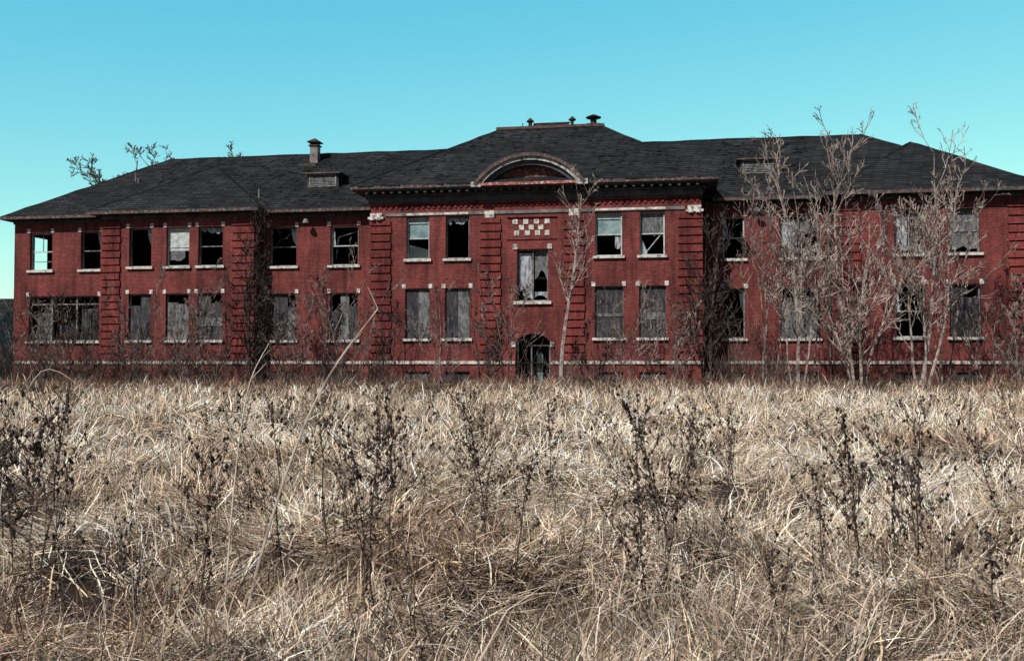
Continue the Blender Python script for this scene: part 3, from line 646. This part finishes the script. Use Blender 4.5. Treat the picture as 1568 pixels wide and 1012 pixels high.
def weed_into(mb,x,y,h,dens=1.0,sc=1.0,lean_=None):
    z=gzs(x,y); lx,ly=lean_ if lean_ else (random.gauss(0,.13),random.gauss(0,.1)); pts=[];K=8; wx=0;wy=0
    for i in range(K+1):
        t=i/K; pts.append(Vector((x+lx*h*t*t+wx,y+ly*h*t*t+wy,z+h*t))); wx+=random.gauss(0,.011)*h; wy+=random.gauss(0,.01)*h
    r=.0050*sc*(.6+.4*h); mb.tube([tuple(p) for p in pts],[r*(1-.65*i/K) for i in range(K+1)],4,0)
    def at(t): 
        f=t*K;i=min(int(f),K-1); return pts[i].lerp(pts[i+1],f-i)
    nb=int(13*dens)
    for b in range(nb):
        t=random.uniform(.38,.98); P=at(t); a=random.uniform(0,6.28); l=h*(.44*(1.1-t)+.08)*random.uniform(.5,1.6); o=random.uniform(.4,1.0)
        q=[P+Vector((math.cos(a)*l*o*s,math.sin(a)*l*o*s,l*(s*.45+s*s*.4))) for s in (0,.33,.66,1)]
        mb.tube([tuple(v) for v in q],[r*.5,r*.42,r*.36,r*.3],3,0)
        for k in range(int(4*dens)+2):
            s=random.uniform(.2,1); f=s*3; i=min(int(f),2); c=q[i].lerp(q[i+1],f-i)+Vector((random.gauss(0,.009),random.gauss(0,.009),random.gauss(0,.009)))
            clot(mb,c,random.uniform(.003,.0125)*sc,1)
        if random.random()<.6:
            c=q[2]; a2=a+random.uniform(-1.3,1.3); l2=l*.4; e=c+Vector((math.cos(a2)*l2*.7,math.sin(a2)*l2*.7,l2*.7)); mb.tube([tuple(c),tuple(e)],[r*.35,r*.28],3,0); clot(mb,e,random.uniform(.006,.015)*sc,1)
    for k in range(int(16*dens)):
        c=at(random.uniform(.1,1)); leafbit(mb,c,random.uniform(.02,.06)*sc,1)
    for k in range(int(10*dens)): clot(mb,at(random.uniform(.6,1))+Vector((random.gauss(0,.008),random.gauss(0,.008),0)),random.uniform(.005,.014)*sc,1)
weeds=[(-.74,5.4,1.22,1.3),(-.80,6.4,1.05,1.0),(-2.35,5.0,1.28,1.1),(-2.72,5.8,1.36,1.2),(-1.75,5.6,1.05,1.0),(-1.45,6.3,1.18,1.0),(-1.28,6.9,1.22,.8),(-3.3,6.6,1.22,1.1),
 (-.2,7.0,1.22,1.3),(.02,6.2,.95,.9),(.72,5.5,.72,.8),(.98,6.4,1.18,1.4),(1.08,6.7,1.32,1.5),(.86,6.9,1.0,.9),(2.15,6.3,1.16,1.6),(2.32,6.1,1.0,1.2),(2.05,6.6,.9,1.0),(2.62,6.5,1.36,.9),(2.95,7.3,1.15,.9),(3.6,7.4,1.1,.9),
 (-3.9,7.6,1.05,1.0),(-1.0,8.2,1.25,.9),(.35,8.6,1.15,.9),(1.9,8.7,1.1,.9),(-2.2,8.4,1.1,.9),(3.3,6.2,.95,.8),(-.35,9,1.05,.8),(1.45,5.4,.55,.7),(-2.9,4.9,.8,.8),(2.5,5.2,.7,.8),(-2.6,5.3,1.2,1.0),(2.45,5.7,1.0,1.1),(-.85,5.9,1.1,1.0)]
for x,y,h,dn in weeds:
    mb=MB(); weed_into(mb,x,y,h,dn,1.2)
    if dn>1.0: weed_into(mb,x+random.uniform(-.1,.1),y+random.uniform(-.08,.08),h*random.uniform(.6,.85),.6,1.0)
    mb.obj('dead_weed',['weed','seed'])
mb=MB()
for i in range(500):
    y=math.sqrt(random.uniform(8.5**2,44**2)); x=random.uniform(-1,1)*(y*.55+1); weed_into(mb,x,y,random.uniform(.4,1.0),.4,1.0+y*.015)
for i in range(110):
    y=random.uniform(4.0,9); x=random.uniform(-1,1)*(y*.55+.3); weed_into(mb,x,y,random.uniform(.3,.8),.4,.8)
mb.obj('distant_weeds',['weed','seed'])
def reed(pts,r):
    mb=MB(); P=[Vector(p) for p in pts]; out=[]
    for i in range(len(P)-1):
        a=P[max(i-1,0)];b0=P[i];c0=P[i+1];d0=P[min(i+2,len(P)-1)]
        for s in range(6):
            t=s/6; out.append(0.5*((2*b0)+(c0-a)*t+(2*a-5*b0+4*c0-d0)*t*t+(3*b0-a-3*c0+d0)*t**3))
    out.append(P[-1]); k=len(out); mb.tube([tuple(p) for p in out],[r*(1-.7*i/k) for i in range(k)],5)
    for i in range(k//2,k,2):
        if random.random()<.5: e=out[i]+Vector((random.uniform(-.05,.12),random.uniform(-.05,.05),random.uniform(.03,.1))); mb.tube([tuple(out[i]),tuple(e)],[r*.3,r*.15],3)
    mb.obj('pale_reed',['reed'])
reed([(-1.35,4.9,0),(-1.2,4.75,.55),(-1.0,4.6,1.1),(-.82,4.5,1.45),(-.60,4.45,1.74)],.009)
reed([(-1.5,5.2,0),(-1.45,5.2,.8),(-1.38,5.2,1.35),(-1.27,5.2,1.6)],.006)
reed([(1.1,3.9,.0),(1.35,3.85,.28),(1.75,3.8,.33),(2.25,3.8,.1)],.007)
reed([(-2.8,5.5,0),(-2.8,5.5,.9),(-2.6,5.5,1.45),(-2.3,5.5,1.3)],.004)
reed([(1.3,5.3,0),(1.0,5.3,.25),(.6,5.1,.3),(.2,5.0,.1)],.005)
for i in range(9):
    x=random.uniform(-2,2.2); y=random.uniform(3.8,5.5); a=random.uniform(-.6,.6)+(0 if i%2 else 3.14); l=random.uniform(.5,1.0)
    reed([(x,y,.05),(x+math.cos(a)*l*.25,y+math.sin(a)*l*.25,.25),(x+math.cos(a)*l*.6,y+math.sin(a)*l*.6,.3),(x+math.cos(a)*l,y+math.sin(a)*l,.12)],.0042)
# ------------------------------------------------------------ far things
hs=bpy.data.objects.new('gray_house',None); scene.collection.objects.link(hs); hs.location=(-51,92,0)
h=MB(); h.box(-5,5,-4,4,0,4.6,0)
h.poly([(-5.4,-4.5,4.5),(5.4,-4.5,4.5),(5.4,0,7.4),(-5.4,0,7.4)],1); h.poly([(5.4,4.5,4.5),(-5.4,4.5,4.5),(-5.4,0,7.4),(5.4,0,7.4)],1)
for s_ in(-5,5): h.poly([(s_,-4,4.6),(s_,4,4.6),(s_,0,7.2)],0)
for x in (-3.5,0,2.6): h.box(x,x+1.1,-4.06,-3.98,1.4,3.2,2); h.box(x-.08,x+1.18,-4.09,-4.0,1.25,1.38,3)
h.obj('house_shell',['boardl','shingle','glass','framew'],hs)
mb=MB()
for i in range(150):
    a=random.uniform(-1.25,1.25); d=random.uniform(130,200); x,y=math.sin(a)*d,math.cos(a)*d
    cfg=dict(seg=[4,3,2],wob=[.08,.15,.2],up=[.05,.1,.05],min=.05,depth=2,n=[9,5],start=[.3,.2],ang=(25,55),ratio=[.45,.5])
    branch(mb,Vector((x,y,0)),Vector((0,0,1)),random.uniform(6,9.5),.2,0,cfg)
mb.obj('distant_treeline',['bark_mid'])
# ------------------------------------------------------------ light
el=R(43); az=R(219)
w=bpy.data.worlds.new('World'); scene.world=w; w.use_nodes=True; nt=w.node_tree; bg=nt.nodes['Background']
sky=nt.nodes.new('ShaderNodeTexSky'); sky.sky_type='NISHITA'; sky.sun_disc=False; sky.sun_elevation=el; sky.sun_rotation=az
sky.air_density=1.0; sky.dust_density=0.3; sky.ozone_density=1.0
# cyan haze of the clear northern sky, low down over the Nishita sky
gm=nt.nodes.new('ShaderNodeVectorMath'); gm.operation='MULTIPLY_ADD'; nt.links.new(sky.outputs[0],gm.inputs[0])
gm.inputs[1].default_value=(1.45,1.40,.48); gm.inputs[2].default_value=(-1.0,2.1,5.8)
mxm=nt.nodes.new('ShaderNodeVectorMath'); mxm.operation='MAXIMUM'; nt.links.new(gm.outputs[0],mxm.inputs[0]); mxm.inputs[1].default_value=(.7,.5,.5)
tc=nt.nodes.new('ShaderNodeTexCoord'); sx=nt.nodes.new('ShaderNodeSeparateXYZ'); nt.links.new(tc.outputs['Generated'],sx.inputs[0])
def mr(sock,a,b,c,d):
    n=nt.nodes.new('ShaderNodeMapRange'); n.interpolation_type='SMOOTHSTEP'; n.inputs[1].default_value=a;n.inputs[2].default_value=b;n.inputs[3].default_value=c;n.inputs[4].default_value=d
    nt.links.new(sock,n.inputs[0]); return n.outputs[0]
f1=mr(sx.outputs[2],.40,.70,1,0); f2=mr(sx.outputs[1],.1,.65,0,1)
fm=nt.nodes.new('ShaderNodeMath'); fm.operation='MULTIPLY'; nt.links.new(f1,fm.inputs[0]); nt.links.new(f2,fm.inputs[1])
out=mix(nt,mix(nt,sky.outputs[0],(.68,.66,.62),1.0,'MULTIPLY'),mxm.outputs[0],fm.outputs[0])
nt.links.new(out,bg.inputs['Color']); bg.inputs['Strength'].default_value=0.1
d=Vector((math.sin(az)*math.cos(el),math.cos(az)*math.cos(el),math.sin(el)))
sl=bpy.data.lights.new('sun','SUN'); sl.energy=5.0; sl.angle=R(.5); sl.color=(1,.95,.88)
so=bpy.data.objects.new('sun',sl); so.rotation_euler=(-d).to_track_quat('-Z','Y').to_euler(); scene.collection.objects.link(so)
# ------------------------------------------------------------ camera
cd=bpy.data.cameras.new('camera'); cd.lens=35; cd.sensor_width=36; cd.clip_end=6000; cd.clip_start=.05
co=bpy.data.objects.new('camera',cd); co.location=(0,0,1.5); co.rotation_euler=(R(90+1.84),0,0); scene.collection.objects.link(co); scene.camera=co
scene.view_settings.view_transform='Standard'; scene.view_settings.look='None'; scene.view_settings.exposure=0
